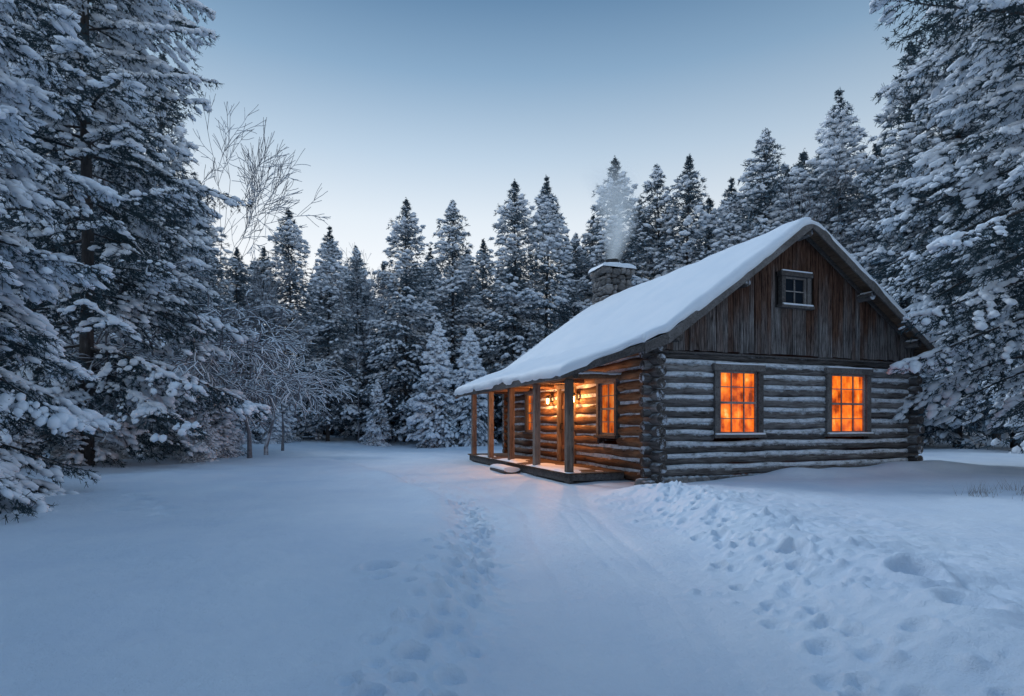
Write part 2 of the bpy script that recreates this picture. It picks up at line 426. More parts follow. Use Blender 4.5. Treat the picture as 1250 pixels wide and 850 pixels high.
while x<W:
    w=random.uniform(.11,.2);x1=min(x+w,W+.05)
    dpt=random.uniform(0,.025);rd=random.random()
    def top(q):return float(deck(q))-.02
    segs=[(zb-random.uniform(.0,.05),None)]
    if x1>3.42 and x<4.58:segs=[(zb,4.2),(5.08,None)]
    for a_,b__ in segs:
        t0=b__ if b__ else top(x);t1=b__ if b__ else top(x1)
        if x<RU<x1 and not b__: t0=t1=max(t0,t1)-.03
        if t0<a_ and t1<a_:continue
        t0=max(t0,a_+.005);t1=max(t1,a_+.005)
        y0=-.13-dpt
        gb.hexa([(x,y0,a_),(x1-.012,y0,a_),(x1-.012,-.09,a_),(x,-.09,a_),(x,y0,t0),(x1-.012,y0,t1),(x1-.012,-.09,t1),(x,-.09,t0)],0,rd)
    x=x1
gb.add([(-.05,-.088,zb),(W+.05,-.088,zb),(W+.05,-.088,float(deck(W))),(RU,-.088,RZ-.05),(-.05,-.088,float(deck(-.05)))],[(0,1,2,3,4)],1,.5)
gb.box((-.1,-.15,zb-.09),(W+.1,.02,zb-.052),2)
gb.obj('gable',[M_gable,M_metal,M_trim],cabin,label='brown and grey vertical board gable')
gb=MB()
gb.add([(-.05,D,zb),(W+.05,D,zb),(W+.05,D,float(deck(W))),(RU,D,RZ-.05),(-.05,D,float(deck(-.05)))],[(4,3,2,1,0)],0,.3)
gb.obj('gable',[M_gable],cabin)
rb=MB()
vv=[V0,.95,3,5,7,9,V1]
prof=lambda v:[float(uleft(v)),0.0,RU,UR]
V_=[];Fc=[]
for v in vv:
    for u in prof(v):V_.append((u,v,float(deck(u))))
    for u in prof(v):V_.append((u,v,float(deck(u))-.07))
for a in range(len(vv)-1):
    o=a*8;q=o+8
    for c_ in range(3):
        Fc.append((o+c_,o+c_+1,q+c_+1,q+c_));Fc.append((o+4+c_,q+4+c_,q+5+c_,o+5+c_))
    Fc.append((o,q,q+4,o+4));Fc.append((o+3,o+7,q+7,q+3))
for a,fl in ((0,0),(len(vv)-1,1)):
    o=a*8
    for c_ in range(3):
        f_=(o+c_,o+4+c_,o+5+c_,o+c_+1);Fc.append(f_[::-1] if fl else f_)
rb.add(V_,Fc,0,.5)
def sbar(u0,u1,v0,v1,dz0,dz1,mt=0):
    z0=float(deck(u0));z1=float(deck(u1))
    rb.hexa([(u0,v0,z0+dz0),(u1,v0,z1+dz0),(u1,v1,z1+dz0),(u0,v1,z0+dz0),(u0,v0,z0+dz1),(u1,v0,z1+dz1),(u1,v1,z1+dz1),(u0,v1,z0+dz1)],mt)
for (v0,v1) in ((V0-.045,V0-.003),(V1+.003,V1+.045)):
    sbar(0,RU,v0,v1,-.24,.015,1);sbar(RU+.002,UR+.03,v0,v1,-.24,.015,1)
    lu=float(uleft(v0));sbar(lu-.03,-.002,v0,v1,-.22,.015,1)
sbar(.0,RU,-.20,-.158,-.20,-.075,1);sbar(RU+.002,W,-.20,-.158,-.20,-.075,1)
for a,b_ in zip(vv[:-1],vv[1:]):
    ua,ub=float(uleft(a)),float(uleft(b_));za,zb_=float(deck(ua)),float(deck(ub))
    rb.hexa([(ua-.04,a,za-.17),(ua-.003,a,za-.17),(ub-.003,b_,zb_-.17),(ub-.04,b_,zb_-.17),(ua-.04,a,za+.0),(ua-.003,a,za+.0),(ub-.003,b_,zb_),(ub-.04,b_,zb_)],1)
rb.box((UR+.003,V0,float(deck(UR))-.16),(UR+.04,V1,float(deck(UR))),1)
v=.6
while v<10:
    ul=float(uleft(v))+.05
    sbar(ul,.3,v,v+.09,-.19,-.072,2);v+=.75
roof=rb.obj('roof',[M_plank,M_trim,M_post],cabin,bevel=.006)
for u,dz in ((.35,-.30),(2.2,-.3),(6.2,-.28),(7.9,-.28),(4.1,-.32)):
    pb=MB();z=float(deck(u))+dz
    pb.log((u,-.5,z),(u,.3,z),.10,0,1,seg=.12)
    pb.log((u,-.49,z+.09),(u,-.2,z+.09),.06,2,seg=.1,sq=.6)
    pb.obj('purlin',[M_logg,M_end,M_roofsnow],roof)
a_=np.concatenate([np.linspace(0,.03,7)[:-1],np.linspace(.03,.97,120),np.linspace(.97,1,7)[1:]])
b2=np.concatenate([np.linspace(0,.02,6)[:-1],np.linspace(.02,.98,110),np.linspace(.98,1,6)[1:]])
S,T=np.meshgrid(a_,b2)
Vv=V0-.07+(V1-V0+.14)*T
ul=uleft(Vv)-.08;ur=UR+.07
U=ul+(ur-ul)*S
U=U+.05*fbm(Vv*1.6,Vv*0,55,3)*((S<.02)|(S>.98))
Vv=Vv+.05*fbm(U*1.6,U*0,56,3)*((T<.012))
dl=(U-ul)*1.0;dr=(ur-U);df=(Vv-(V0-.07));db=(V1+.07-Vv)
dist=np.maximum(np.minimum(np.minimum(dl,dr),np.minimum(df,db)),0)
th=.20+.10*fbm(U*.6,Vv*.6,60,3)+.02*fbm(U*2.5,Vv*2.5,63,2)
th=np.where(U>RU,th*.7,th)
w=.17;e=np.clip(dist/w,0,1);prf=np.sqrt(1-(1-e)**2)
base=np.where(np.abs(U-RU)<.35,RZ-.7*((U-RU)**2/.7+.175),deck(U))
Zt=base-.03+(.03+th*prf)
Vt=np.stack([U,Vv,Zt],-1).reshape(-1,3)
r_,c_=S.shape
ii=np.arange(r_-1)[:,None]*c_;jj=np.arange(c_-1)[None,:]
Fs=np.stack([ii+jj,ii+jj+1,ii+jj+1+c_,ii+jj+c_],-1).reshape(-1,4)
bd=list(range(c_))+[k*c_+c_-1 for k in range(1,r_)]+[(r_-1)*c_+k for k in range(c_-2,-1,-1)]+[k*c_ for k in range(r_-2,0,-1)]
bdv=Vt[bd].copy();bdv[:,2]-=.04+.09*np.abs(vnoise(bdv[:,0]*2.1,bdv[:,1]*2.1,61))
cen=np.array([4,4.8]);dd=cen-bdv[:,:2];dd/=np.linalg.norm(dd,axis=1)[:,None];bdv[:,:2]+=dd*.05
n0=len(Vt);nb_=len(bd);q=np.arange(nb_);q2=(q+1)%nb_
bd=np.array(bd)
Fk=np.stack([bd[q2],bd[q],n0+q,n0+q2],-1)
sb=MB();sb.add(np.vstack([Vt,bdv]),np.vstack([Fs,Fk]),0,.5,True)
sb.obj('snow_layer',[M_roofsnow],roof,label='thick rounded snow blanket')

def window(parent,axis,pos,a0,a1,z0,z1,pane_m,cols,rows,cw=.15,name='window',bar=.011):
    def bx(mb,s0,s1,d0,d1,zz0,zz1,mt=0):
        if axis=='x':mb.box((s0,pos+d0,zz0),(s1,pos+d1,zz1),mt)
        else:mb.box((pos+d0,s0,zz0),(pos+d1,s1,zz1),mt)
    c=MB()
    bx(c,a0-cw,a0,-.045,.16,z0,z1);bx(c,a1,a1+cw,-.045,.16,z0,z1)
    bx(c,a0-cw-.04,a1+cw+.04,-.07,.16,z1+.001,z1+cw)
    bx(c,a0-cw-.05,a1+cw+.05,-.10,.16,z0-.08,z0-.001)
    if axis=='x':
        c.log((a0-cw,pos-.075,z0+.008),(a1+cw,pos-.075,z0+.008),.036,1,seg=.08,rad=8,wob=.004,sq=.8)
        c.log((a0-cw,pos-.045,z1+cw+.005),(a1+cw,pos-.045,z1+cw+.005),.034,1,seg=.08,rad=8,wob=.004,sq=.7)
    o=c.obj(name,[M_trim,M_treesnow],parent,bevel=.008)
    s=MB();t=.045
    bx(s,a0,a0+t,.01,.06,z0,z1);bx(s,a1-t,a1,.01,.06,z0,z1)
    bx(s,a0+t,a1-t,.01,.06,z0,z0+t*1.3);bx(s,a0+t,a1-t,.01,.06,z1-t,z1)
    zm=(z0+z1)/2
    if rows>2:bx(s,a0+t,a1-t,.005,.06,zm-.025,zm+.025)
    for k in range(1,cols):
        xx=a0+(a1-a0)*k/cols;bx(s,xx-bar,xx+bar,.022,.055,z0+t*1.3,z1-t)
    for k in range(1,rows):
        zz=z0+(z1-z0)*k/rows
        if abs(zz-zm)<.03 and rows>2:continue
        bx(s,a0+t,a1-t,.025,.053,zz-bar,zz+bar)
    s.obj('sash',[M_sash],o)
    g_=MB();bx(g_,a0,a1,.062,.069,z0,z1);g_.obj('pane',[pane_m],o)
    return o
window(cabin,'x',-.10,1.76,2.87,1.12,2.62,M_glow,3,4,cw=.16)
window(cabin,'x',-.10,5.24,6.46,1.12,2.64,M_glow,3,4,cw=.16)
window(cabin,'x',-.165,3.65,4.35,4.28,4.98,M_dark,2,2,cw=.12)
window(cabin,'y',-.10,1.48,2.28,1.08,2.42,M_glow2,2,4,cw=.11)
window(cabin,'y',-.10,6.72,7.48,1.08,2.36,M_glow2,2,4,cw=.11)
db_=MB()
for k in range(6):
    db_.box((-.06,3.87+k*.143,.26),(-.02,3.87+k*.143+.138,2.28))
db_.box((-.085,3.9,.6),(-.062,4.7,.72));db_.box((-.085,3.9,1.8),(-.062,4.7,1.92))
door=db_.obj('door',[M_door],cabin,bevel=.004)
d2=MB();d2.box((-.15,3.74,.24),(.1,3.86,2.4));d2.box((-.15,4.74,.24),(.1,4.86,2.4));d2.box((-.16,3.72,2.401),(.1,4.88,2.52))
d2.obj('frame',[M_post],door,bevel=.006)
d3=MB();d3.log((-.13,4.62,1.2),(-.13,4.62,1.36),.014,0,rad=8,wob=0);d3.box((-.13,4.6,1.18),(-.061,4.64,1.2));d3.box((-.13,4.6,1.36),(-.061,4.64,1.38));d3.obj('handle',[M_metal],door)
pd=MB()
v=1.0
while v<9.55:
    w_=random.uniform(.13,.15);pd.box((-1.62+random.uniform(-.015,.015),v,.185),(-.12,v+w_-.008,.225));v+=w_
pd.box((-1.58,1.02,.0),(-1.5,9.55,.183),1);pd.box((-1.5,1.02,.03),(-.12,1.1,.182),1);pd.box((-1.5,9.4,-.05),(-.12,9.5,.182),1)
for vv_ in (1.2,3.2,5.2,7.2,9.2):pd.box((-1.56,vv_-.12,-.25),(-1.3,vv_+.12,-.002),1)
deckp=pd.obj('porch',[M_plank,M_trim],cabin,bevel=.006)
sm=MB()
gx=np.linspace(0,1,18);gy=np.linspace(0,1,90);GX,GY=np.meshgrid(gx,gy)
uu=-1.64+1.1*GX;vv2=.98+7.5*GY
zz=.228+.09*np.clip(fbm(uu*1.2,vv2*1.2,90,3)+.28-(GX-.15)*.6,-.05,1)*np.sqrt(np.clip(np.minimum(np.minimum(GX,1-GX)*8,np.minimum(GY,1-GY)*15),0,1))-.006
P_=np.stack([uu,vv2,zz],-1).reshape(-1,3)
i_=np.arange(89)[:,None]*18;j_=np.arange(17)[None,:]
sm.add(P_,np.stack([i_+j_,i_+j_+1,i_+j_+19,i_+j_+18],-1).reshape(-1,4),0,.5,True)
sm.obj('snow_dusting',[M_roofsnow],deckp)
for vv_ in (1.2,3.2,5.2,7.2,9.2):
    q_=MB();q_.box((-1.59,vv_-.085,.226),(-1.42,vv_+.085,2.42));q_.obj('post',[M_post],deckp,bevel=.015)
bb=MB();bb.log((-1.505,.85,2.50),(-1.505,9.7,2.50),.085,0,1)
for vv_ in (1.2,3.2,5.2,7.2,9.2):bb.log((-1.75,vv_,2.5),(-.05,vv_,2.52),.065,0,1)
bb.obj('beam',[M_logy,M_end],deckp)
bs=MB()
for k in range(9):
    u0=-1.72+k*.18;bs.log((u0,1.2,2.585),(u0+.2,1.2,2.585),.055,0,seg=.07,rad=8,sq=.7)
bs.obj('snow_cap',[M_roofsnow],deckp)
sp=MB();sp.box((-2.15,4.0,-.02),(-1.66,5.3,.06));sp.box((-2.1,4.05,-.2),(-1.7,5.25,-.021))
step=sp.obj('step',[M_trim],deckp,bevel=.01)
ss=MB();ss.log((-1.92,4.0,.08),(-1.92,5.3,.08),.24,0,seg=.12,sq=.33);ss.obj('snow_cap',[M_roofsnow],step)
def lamp(v,z,en):
    l=MB()
    l.box((-.15,v-.05,z-.02),(-.13,v+.05,z+.16));l.box((-.26,v-.012,z+.17),(-.14,v+.012,z+.19))
    l.hexa([(-.33,v-.08,z+.12),(-.19,v-.08,z+.12),(-.19,v+.08,z+.12),(-.33,v+.08,z+.12),(-.27,v-.02,z+.18),(-.25,v-.02,z+.18),(-.25,v+.02,z+.18),(-.27,v+.02,z+.18)])
    l.box((-.32,v-.07,z-.10),(-.20,v+.07,z-.085))
    for a in (-.315,-.205):
        for b_ in (-.062,.052):l.box((a-.005,v+b_,z-.085),(a+.005,v+b_+.01,z+.12))
    o=l.obj('wall_lamp',[M_metal],cabin)
    g_=MB();g_.log((-.26,v,z-.07),(-.26,v,z+.08),.036,0,seg=.05,rad=10,wob=0);go=g_.obj('bulb',[M_lamp],o)
    ld=bpy.data.lights.new('lamp_light','POINT');ld.energy=en;ld.color=(1,.40,.11);ld.shadow_soft_size=.07
    lo=bpy.data.objects.new('lamp_light',ld);col.objects.link(lo);lo.parent=o;lo.location=(-.45,v,z)
lamp(3.5,2.05,90);lamp(5.3,2.05,90)
# chimney
cb=MB()
u0,v0=4.35,9.35
cb.box((u0-.52,v0-.44,4.6),(u0+.52,v0+.44,7.45),1)
for side in range(4):
    zc=5.3+random.uniform(0,.1)
    while zc<7.5:
        hh=random.uniform(.13,.30);big=zc>7.2
        hw,hd=(.53,.45) if not big else (.62,.54)
        Ls=2*hw if side in(0,3) else 2*hd
        t=-Ls/2-random.uniform(0,.08)
        while t<Ls/2-.04:
            lw=min(random.uniform(.14,.42),Ls/2-t+.05);c0=t+lw/2
            zc_=min(zc+hh/2+random.uniform(-.05,.05),7.5)
            rr=(lw*.52,.15,hh*random.uniform(.42,.58))
            if side==0:cb.rock((u0+c0,v0-hd,zc_),rr)
            elif side==3:cb.rock((u0+c0,v0+hd,zc_),rr)
            elif side==1:cb.rock((u0-hw,v0+c0,zc_),(.15,lw*.52,rr[2]))
            else:cb.rock((u0+hw,v0+c0,zc_),(.15,lw*.52,rr[2]))
            t+=lw
        zc+=hh
chim=cb.obj('chimney',[M_stone,M_mortar],roof)
cs_=MB()
gx=np.linspace(-1,1,30);GX,GY=np.meshgrid(gx,gx)
ed=np.sqrt(np.clip(1-np.maximum(np.abs(GX),np.abs(GY))**3,0,1))
zt=7.52+(.27+.08*fbm(GX*1.5,GY*1.5,70,3))*ed*(1-.3*np.exp(-(GX**2+GY**2)/.15))
P_=np.stack([u0+GX*(.76+.03*vnoise(GY*4,GX*0,71)),v0+GY*.68,zt],-1).reshape(-1,3)
i_=np.arange(29)[:,None]*30;j_=np.arange(29)[None,:]
cs_.add(P_,np.stack([i_+j_,i_+j_+1,i_+j_+31,i_+j_+30],-1).reshape(-1,4),0,.5,True)
cs_.obj('snow_cap',[M_roofsnow],chim)
fl=MB();fl.log((u0,v0,7.5),(u0,v0,7.90),.22,0,seg=.1,rad=20,wob=0);fl.log((u0,v0,7.88),(u0,v0,7.96),.30,0,seg=.05,rad=20,wob=0);fl.obj('flue',[M_metal],chim)
# smoke
cxw=CX+u0*ct-v0*st;cyw=CY+u0*st+v0*ct
SH=4.0
n=18;rad=14;P_=[]
for k in range(n):
    t=k/(n-1);z=t*SH;r=.32+1.2*t**.8
    ox=.25*math.sin(t*4)+.05*t
    for a in range(rad):
        an=a/rad*6.283;P_.append((ox+r*math.cos(an),r*math.sin(an),z))
P_=np.array(P_);ii=np.arange(n-1)[:,None]*rad;jj=np.arange(rad)[None,:];kk=(jj+1)%rad
FF=[tuple(x) for x in np.stack([ii+jj,ii+kk,ii+kk+rad,ii+jj+rad],-1).reshape(-1,4)]
FF.append(tuple(range(rad))[::-1]);FF.append(tuple(range((n-1)*rad,n*rad)))
sme=bpy.data.meshes.new('smoke');sme.from_pydata([tuple(x) for x in P_],[],[tuple(int(q) for q in f) for f in FF]);sme.update()
m=bpy.data.materials.new('smoke');m.use_nodes=True;nt=m.node_tree;nt.nodes.remove(nt.nodes['Principled BSDF'])
vp=N(nt,'ShaderNodeVolumePrincipled');vp.inputs['Color'].default_value=(.97,.98,1,1);vp.inputs['Anisotropy'].default_value=.1
v=mapping(nt,(1,1,.55));f=noise(nt,v,1.5,4,.55)
tc=N(nt,'ShaderNodeTexCoord');sx=N(nt,'ShaderNodeSeparateXYZ');nt.links.new(tc.outputs['Object'],sx.inputs[0])
zz_=math_(nt,'MULTIPLY',sx.outputs['Z'],1/SH)
ox=math_(nt,'ADD',math_(nt,'MULTIPLY',math_(nt,'SINE',math_(nt,'MULTIPLY',zz_,4.0)),.25),math_(nt,'MULTIPLY',zz_,.05))
dx=math_(nt,'SUBTRACT',sx.outputs['X'],ox)
rr=math_(nt,'SQRT',math_(nt,'ADD',math_(nt,'MULTIPLY',dx,dx),math_(nt,'MULTIPLY',sx.outputs['Y'],sx.outputs['Y'])))
Rr=math_(nt,'ADD',math_(nt,'MULTIPLY',zz_,1.15),.34)
fall=math_(nt,'SUBTRACT',1.0,math_(nt,'DIVIDE',rr,Rr),True)
fade=math_(nt,'SUBTRACT',1.0,zz_,True)
dn=math_(nt,'MULTIPLY',math_(nt,'MULTIPLY',fall,fade),math_(nt,'MULTIPLY',ramp(nt,f,[(.30,.3),(.65,1)]),3.6))
nt.links.new(dn,vp.inputs['Density'])
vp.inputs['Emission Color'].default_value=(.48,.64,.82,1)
nt.links.new(math_(nt,'MULTIPLY',dn,.34),vp.inputs['Emission Strength'])  # smoke given a faint glow of its own in place of multiple scattering
nt.links.new(vp.outputs[0],nt.nodes['Material Output'].inputs['Volume'])
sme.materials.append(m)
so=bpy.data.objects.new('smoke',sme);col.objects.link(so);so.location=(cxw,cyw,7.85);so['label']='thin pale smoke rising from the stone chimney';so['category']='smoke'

# ---------------------------------------------------------------- conifers
def tubes(segs,rad=6):
    segs=np.asarray(segs,float)
    p0=segs[:,0:3];p1=segs[:,3:6];r0=segs[:,6];r1=segs[:,7]
    d=p1-p0;d/=np.linalg.norm(d,axis=1)[:,None]+1e-9
    up=np.where(np.abs(d[:,2:3])<.9,np.array([[0,0,1.]]),np.array([[1.,0,0]]))
    e1=np.cross(up,d);e1/=np.linalg.norm(e1,axis=1)[:,None];e2=np.cross(d,e1)
    a=np.arange(rad)/rad*2*np.pi;ca=np.cos(a);sa=np.sin(a)
    ring=ca[None,:,None]*e1[:,None]+sa[None,:,None]*e2[:,None]
    A=p0[:,None]+ring*r0[:,None,None];B=p1[:,None]+ring*r1[:,None,None]
    V=np.concatenate([A,B],1).reshape(-1,3)
    n=len(segs);o=np.arange(n)[:,None]*2*rad;j=np.arange(rad)[None];k=(j+1)%rad
    F_=np.stack([o+j,o+k,o+k+rad,o+j+rad],-1).reshape(-1,4)
    return V,F_
def conifer(name,seed,H,R,cb,wh,nbr,step,tstep,cs,blades,pexp,snowp,ndm,droop=.35,snz=1.0,topslope=.55,gap=.12,wdt=1.0,patch=1.1,lvar=(.62,1.12),trk=.011,con=1.7,base_s=.12):
    rs=np.random.RandomState(seed)
    tr=H*trk+.03
    segs=[];nz=24
    zz=np.linspace(-.3,H,nz);lean=rs.uniform(-.012,.012,2)
    cxy=lambda z:np.array([lean[0]*z+.04*math.sin(z*.7+seed),lean[1]*z+.04*math.cos(z*.6+seed)])
    for a,b_ in zip(zz[:-1],zz[1:]):
        fa=max(0,1-a/H);fb_=max(0,1-b_/H)
        segs.append([*cxy(a),a,*cxy(b_),b_,tr*(fa**.8)+.008,tr*(fb_**.8)+.008])
    P=[];Dr=[];SW=[];SC=[];bseg=[]
    z=cb*H
    zb=z
    while z<H*.992:
        t=(z-zb)/(H-zb)
        Lm=R*(1-t)**pexp*min(1,.62+t*3.5)*min(1,(1-t)*8+.15)+.04
        n=nbr if t<.8 else max(4,nbr-1)
        az0=rs.uniform(0,6.28)
        for k in range(n):
            if rs.rand()<.08:continue
            L=Lm*rs.uniform(*lvar)
            az=az0+k*6.283/n+rs.uniform(-.3,.3)
            zl=z+rs.uniform(-.5,.5)*wh*(1-t*.6)
            dirh=np.array([math.cos(az),math.sin(az),0])
            rise=-.12+(topslope+.12)*t**1.3+rs.uniform(-.08,.08)
            kd=droop*(1-t*.7)*rs.uniform(.6,1.3)
            m_=max(3,int(L/step))
            s=np.linspace(.1 if L>1 else .05,1,m_)
            base=np.array([*cxy(zl),zl])
            upt=.18*kd
            zc=(rise*s-kd*s**2+upt*2*s**4)*L
            side=np.array([-dirh[1],dirh[0],0])
            bend=rs.uniform(-.15,.15)
            pts=base+np.outer(s*L,dirh)+np.outer(zc,[0,0,1])+np.outer(bend*s**2*L,side)
            br=.007+.009*L
            idx=range(0,m_,max(1,m_//4))
            prev=base
            pr=br
            for q in list(idx)[1:]+[m_-1]:
                rr_=br*(1-s[q]*.8);bseg.append([*prev,*pts[q],pr,rr_]);prev=pts[q];pr=rr_
            tang=np.gradient(pts,axis=0);tang/=np.linalg.norm(tang,axis=1)[:,None]+1e-9
            g_=gap if L>1 else .05
            mk=s>g_
            scl=min(1,.45+L*.8)
            P.append(pts[mk]);Dr.append(tang[mk]);SW.append(np.full(mk.sum(),1.6));SC.append(np.full(mk.sum(),scl))
            for sg in (-1,1):
                tl=(.40*L*(1-s)**.7*np.minimum(1,s*3)+.10*min(1,L*1.5))*rs.uniform(.5,1.15,m_)
                ang=rs.uniform(.65,1.1,m_)
                for q in range(m_):
                    if s[q]<g_:continue
                    nn=max(1,int(tl[q]/tstep));dd=(np.arange(nn)+1)/nn*tl[q]
                    dv=tang[q]*math.cos(ang[q])+side*sg*math.sin(ang[q])
                    pp=pts[q]+np.outer(dd,dv)
                    pp[:,2]-=(.32+kd*.6)*dd**1.4+rs.uniform(0,.05)
                    P.append(pp);Dr.append(np.tile(dv-np.array([0,0,.28]),(nn,1)));SW.append(.7+.5*(dd/max(tl[q],.1)));SC.append(np.full(nn,scl))
        z+=wh*rs.uniform(.75,1.25)*(1-.45*t)
    lt=np.linspace(.972,1.0,5)*H;P.append(np.array([[*cxy(q),q] for q in lt]));Dr.append(np.tile([0,0,1.],(5,1)));SW.append(np.full(5,.5));SC.append(np.full(5,.4))
    P=np.vstack(P);Dr=np.vstack(Dr);SW=np.concatenate(SW);SC=np.concatenate(SC);n=len(P)
    P=P+rs.normal(0,cs*.12,P.shape)
    Pb=np.repeat(P,blades,0);Db=np.repeat(Dr,blades,0)*.8+rs.normal(0,.5,(n*blades,3));Db[:,2]-=.12
    Db/=np.linalg.norm(Db,axis=1)[:,None]
    sc_=np.repeat(SC,blades)[:,None]
    ln=cs*rs.uniform(.7,1.5,(n*blades,1))*sc_;wd=cs*rs.uniform(.09,.18,(n*blades,1))*wdt
    sd=np.cross(Db,rs.normal(0,1,Db.shape));sd/=np.linalg.norm(sd,axis=1)[:,None]+1e-9
    Pb=Pb-Db*ln*.3
    tip=Pb+Db*ln
    VB=np.stack([Pb-sd*wd*.5,Pb+sd*wd*.5,tip+sd*wd*.2,tip-sd*wd*.2],1).reshape(-1,3)
    nB=n*blades
    FB=np.arange(nB*4).reshape(-1,4)
    rB=np.clip(np.repeat(rs.rand(n),blades)*.4+rs.rand(nB)*.6,0,1)
    cl=fbm(P[:,0]*patch+seed+P[:,1]*.3,P[:,2]*patch*1.3+P[:,1]*patch,seed,2)+.5
    cl=np.clip((cl-.5)*con+.5,0,1)
    sel=rs.rand(n)<snowp*SW*(base_s+1.75*cl)
    Sp=P[sel];Sd=Dr[sel].copy();ns=len(Sp)
    Sd/=np.linalg.norm(Sd,axis=1)[:,None]+1e-9
    e1=Sd;e2=np.cross(np.array([0,0,1.]),e1);e2/=np.linalg.norm(e2,axis=1)[:,None]+1e-9;e3=np.cross(e1,e2)
    sz=cs*rs.uniform(.35,.95,ns)*snz*(.5+.8*cl[sel])*SC[sel]
    I=ICO[None]*(1+rs.uniform(-.20,.20,(ns,12,1)))
    VS=Sp[:,None]+e1[:,None]*I[:,:,0:1]*(sz*1.3)[:,None,None]+e2[:,None]*I[:,:,1:2]*(sz*.70)[:,None,None]+e3[:,None]*I[:,:,2:3]*(sz*.50)[:,None,None]
    VS[:,:,2]+=(cs*.10+sz*.22)[:,None]
    VS=VS.reshape(-1,3)
    FS=(ICF[None]+np.arange(ns)[:,None,None]*12).reshape(-1,3)
    Vt,Ft=tubes(bseg,4)
    crown=mesh_arrays(name+'_crown',np.vstack([VB,VS,Vt]),[(FB,0,rB,False),(FS+len(VB),1,.5,True),(Ft+len(VB)+len(VS),2,.5,True)],[ndm,M_treesnow,M_bark])
    V2,F2=tubes(segs,10)
    trunk=mesh_arrays(name+'_trunk',V2,[(F2,0,.5,True)],[M_bark])
    print(name,len(VB)//4,ns)
    return trunk,crown,H
def plant(var,x,y,H,rot,label,cat='tree',name='pine_tree',group=None,wide=1.0):
    tm,cm,h0=var
    s=H/h0
    e=empty(name,(x,y,hz(x,y)-.05),rot,label,cat,group)
    e.scale=(s*wide,s*wide,s)
    for nm,me in (('trunk',tm),('crown',cm)):
        o=bpy.data.objects.new(nm,me);col.objects.link(o);o.parent=e
    return e
near1=conifer('n1',11,14,3.3,.02,.46,7,.12,.10,.125,7,.62,.50,M_need,droop=.62,snz=.92,gap=.15,wdt=.8,patch=1.5,lvar=(.5,1.1),con=2.4,base_s=.05)
near2=conifer('n2',23,21,4.4,.035,.70,6,.16,.14,.165,7,.45,.40,M_need,droop=.50,snz=.90,gap=.12,wdt=.85,patch=1.1,lvar=(.45,1.15),trk=.007,con=2.6,base_s=.03)
near3=conifer('n3',37,20,5.3,.13,.78,6,.16,.14,.165,7,.34,.40,M_need,droop=.47,snz=.92,gap=.2,wdt=.85,patch=1.1,lvar=(.45,1.15),trk=.009,con=2.6,base_s=.03)
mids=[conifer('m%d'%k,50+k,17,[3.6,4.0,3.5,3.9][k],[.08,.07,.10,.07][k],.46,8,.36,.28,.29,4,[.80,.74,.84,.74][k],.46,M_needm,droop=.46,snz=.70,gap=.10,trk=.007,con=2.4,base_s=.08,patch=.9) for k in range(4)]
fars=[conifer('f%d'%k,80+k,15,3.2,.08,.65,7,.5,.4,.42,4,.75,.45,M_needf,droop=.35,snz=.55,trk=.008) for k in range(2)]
small=[conifer('s%d'%k,90+k,4,1.15,.01,.20,8,.16,.14,.15,4,.85,.95,M_needm,droop=.55,snz=1.05,con=1.6,base_s=.25) for k in range(2)]
def pxx(px,d):return (px-625)/F*d
GM='snowy conifers standing around the clearing'
def at(var,px,d,topv,label,wide=1.0,name='pine_tree',cat='tree'):
    x=pxx(px,d);H=(515-topv)/F*d+CAMZ-hz(x,d)
    return plant(var,x,d,H,random.uniform(0,6.28),label,cat,name,GM,wide)
plant(near1,-8.75,8.2,13.8,.4,'dark spruce tree with snow laden drooping boughs',group=GM)
plant(near2,-11.4,15.3,21,1.2,'tall snowy pine tree with broad layered boughs',group=GM)
plant(near3,13.9,14.0,21,2.2,'large pine tree with snowy boughs overhanging the cabin',group=GM)
LT='tall snow dusted conifer at the edge of the clearing; those behind and beside the camera added for shade'
for px,d,tv in [(-60,20,-150),(30,24,-120),(150,26,40),(195,29,60),(15,33,-40),(-20,27,-100),(245,37,270),(110,34,20),(222,36,210),
    (1110,31,50),(1170,30,-60),(1240,29,-100),(1290,25,-150),(1215,37,0),(1075,36,170),(1340,22,-100)]:
    at(random.choice(mids),px,d,tv,LT,.9)
for x,y,H in [(-9.5,-1.5,16),(-6.5,-6,17),(-1.5,-8.5,18),(4,-7.5,16),(8.5,-3.5,17),(11,1,15),(-13,2,16)]:  # trees added out of view around the camera to shade the foreground snow
    plant(mids[int(abs(x))%4],x,y,H,x,LT,group=GM)
ML='snow dusted spruce in the forest row behind the clearing'
for k,(px,d,tv,w_) in enumerate([(320,41,300,1),(355,40,254,1),(400,39,274,1),(437,42,300,.9),(470,44,318,1),(495,39,242,1),(524,43,300,1),(552,40,243,1.0),(590,42,290,1),(628,40,220,1),(668,40,212,1.0),
   (700,43,285,1),(722,44,262,1),(750,41,192,1.0),(780,43,240,1),(805,42,200,1),(838,40,188,1.0),(866,43,240,1),(890,39,215,1),(932,38,156,1.0),(960,41,205,1),(985,40,180,1),(1030,37,107,1.0),(1008,41,190,1),(290,40,300,1)]):
    at(mids[k%4],px,d,tv,ML,w_)
for px,d,tv in [(535,35,395),(573,35,402),(330,34,470),(343,36,455),(640,37,430),(460,37,465),(300,33,480)]:
    at(random.choice(small),px,d,tv,'young spruce thickly covered in snow',.85,'young_spruce')
for px,d,tv in [(248,17.2,500),(236,18.5,470),(262,20,455),(275,22,480),(225,21,430),(20,14,470),(150,18,500),(190,20,470),(125,16.5,505),(85,15.0,490)]:
    at(random.choice(small),px,d,tv,'small snow smothered fir sapling at the wood edge',1.15,'fir_sapling')
BL='distant conifer in the dim snowy forest'
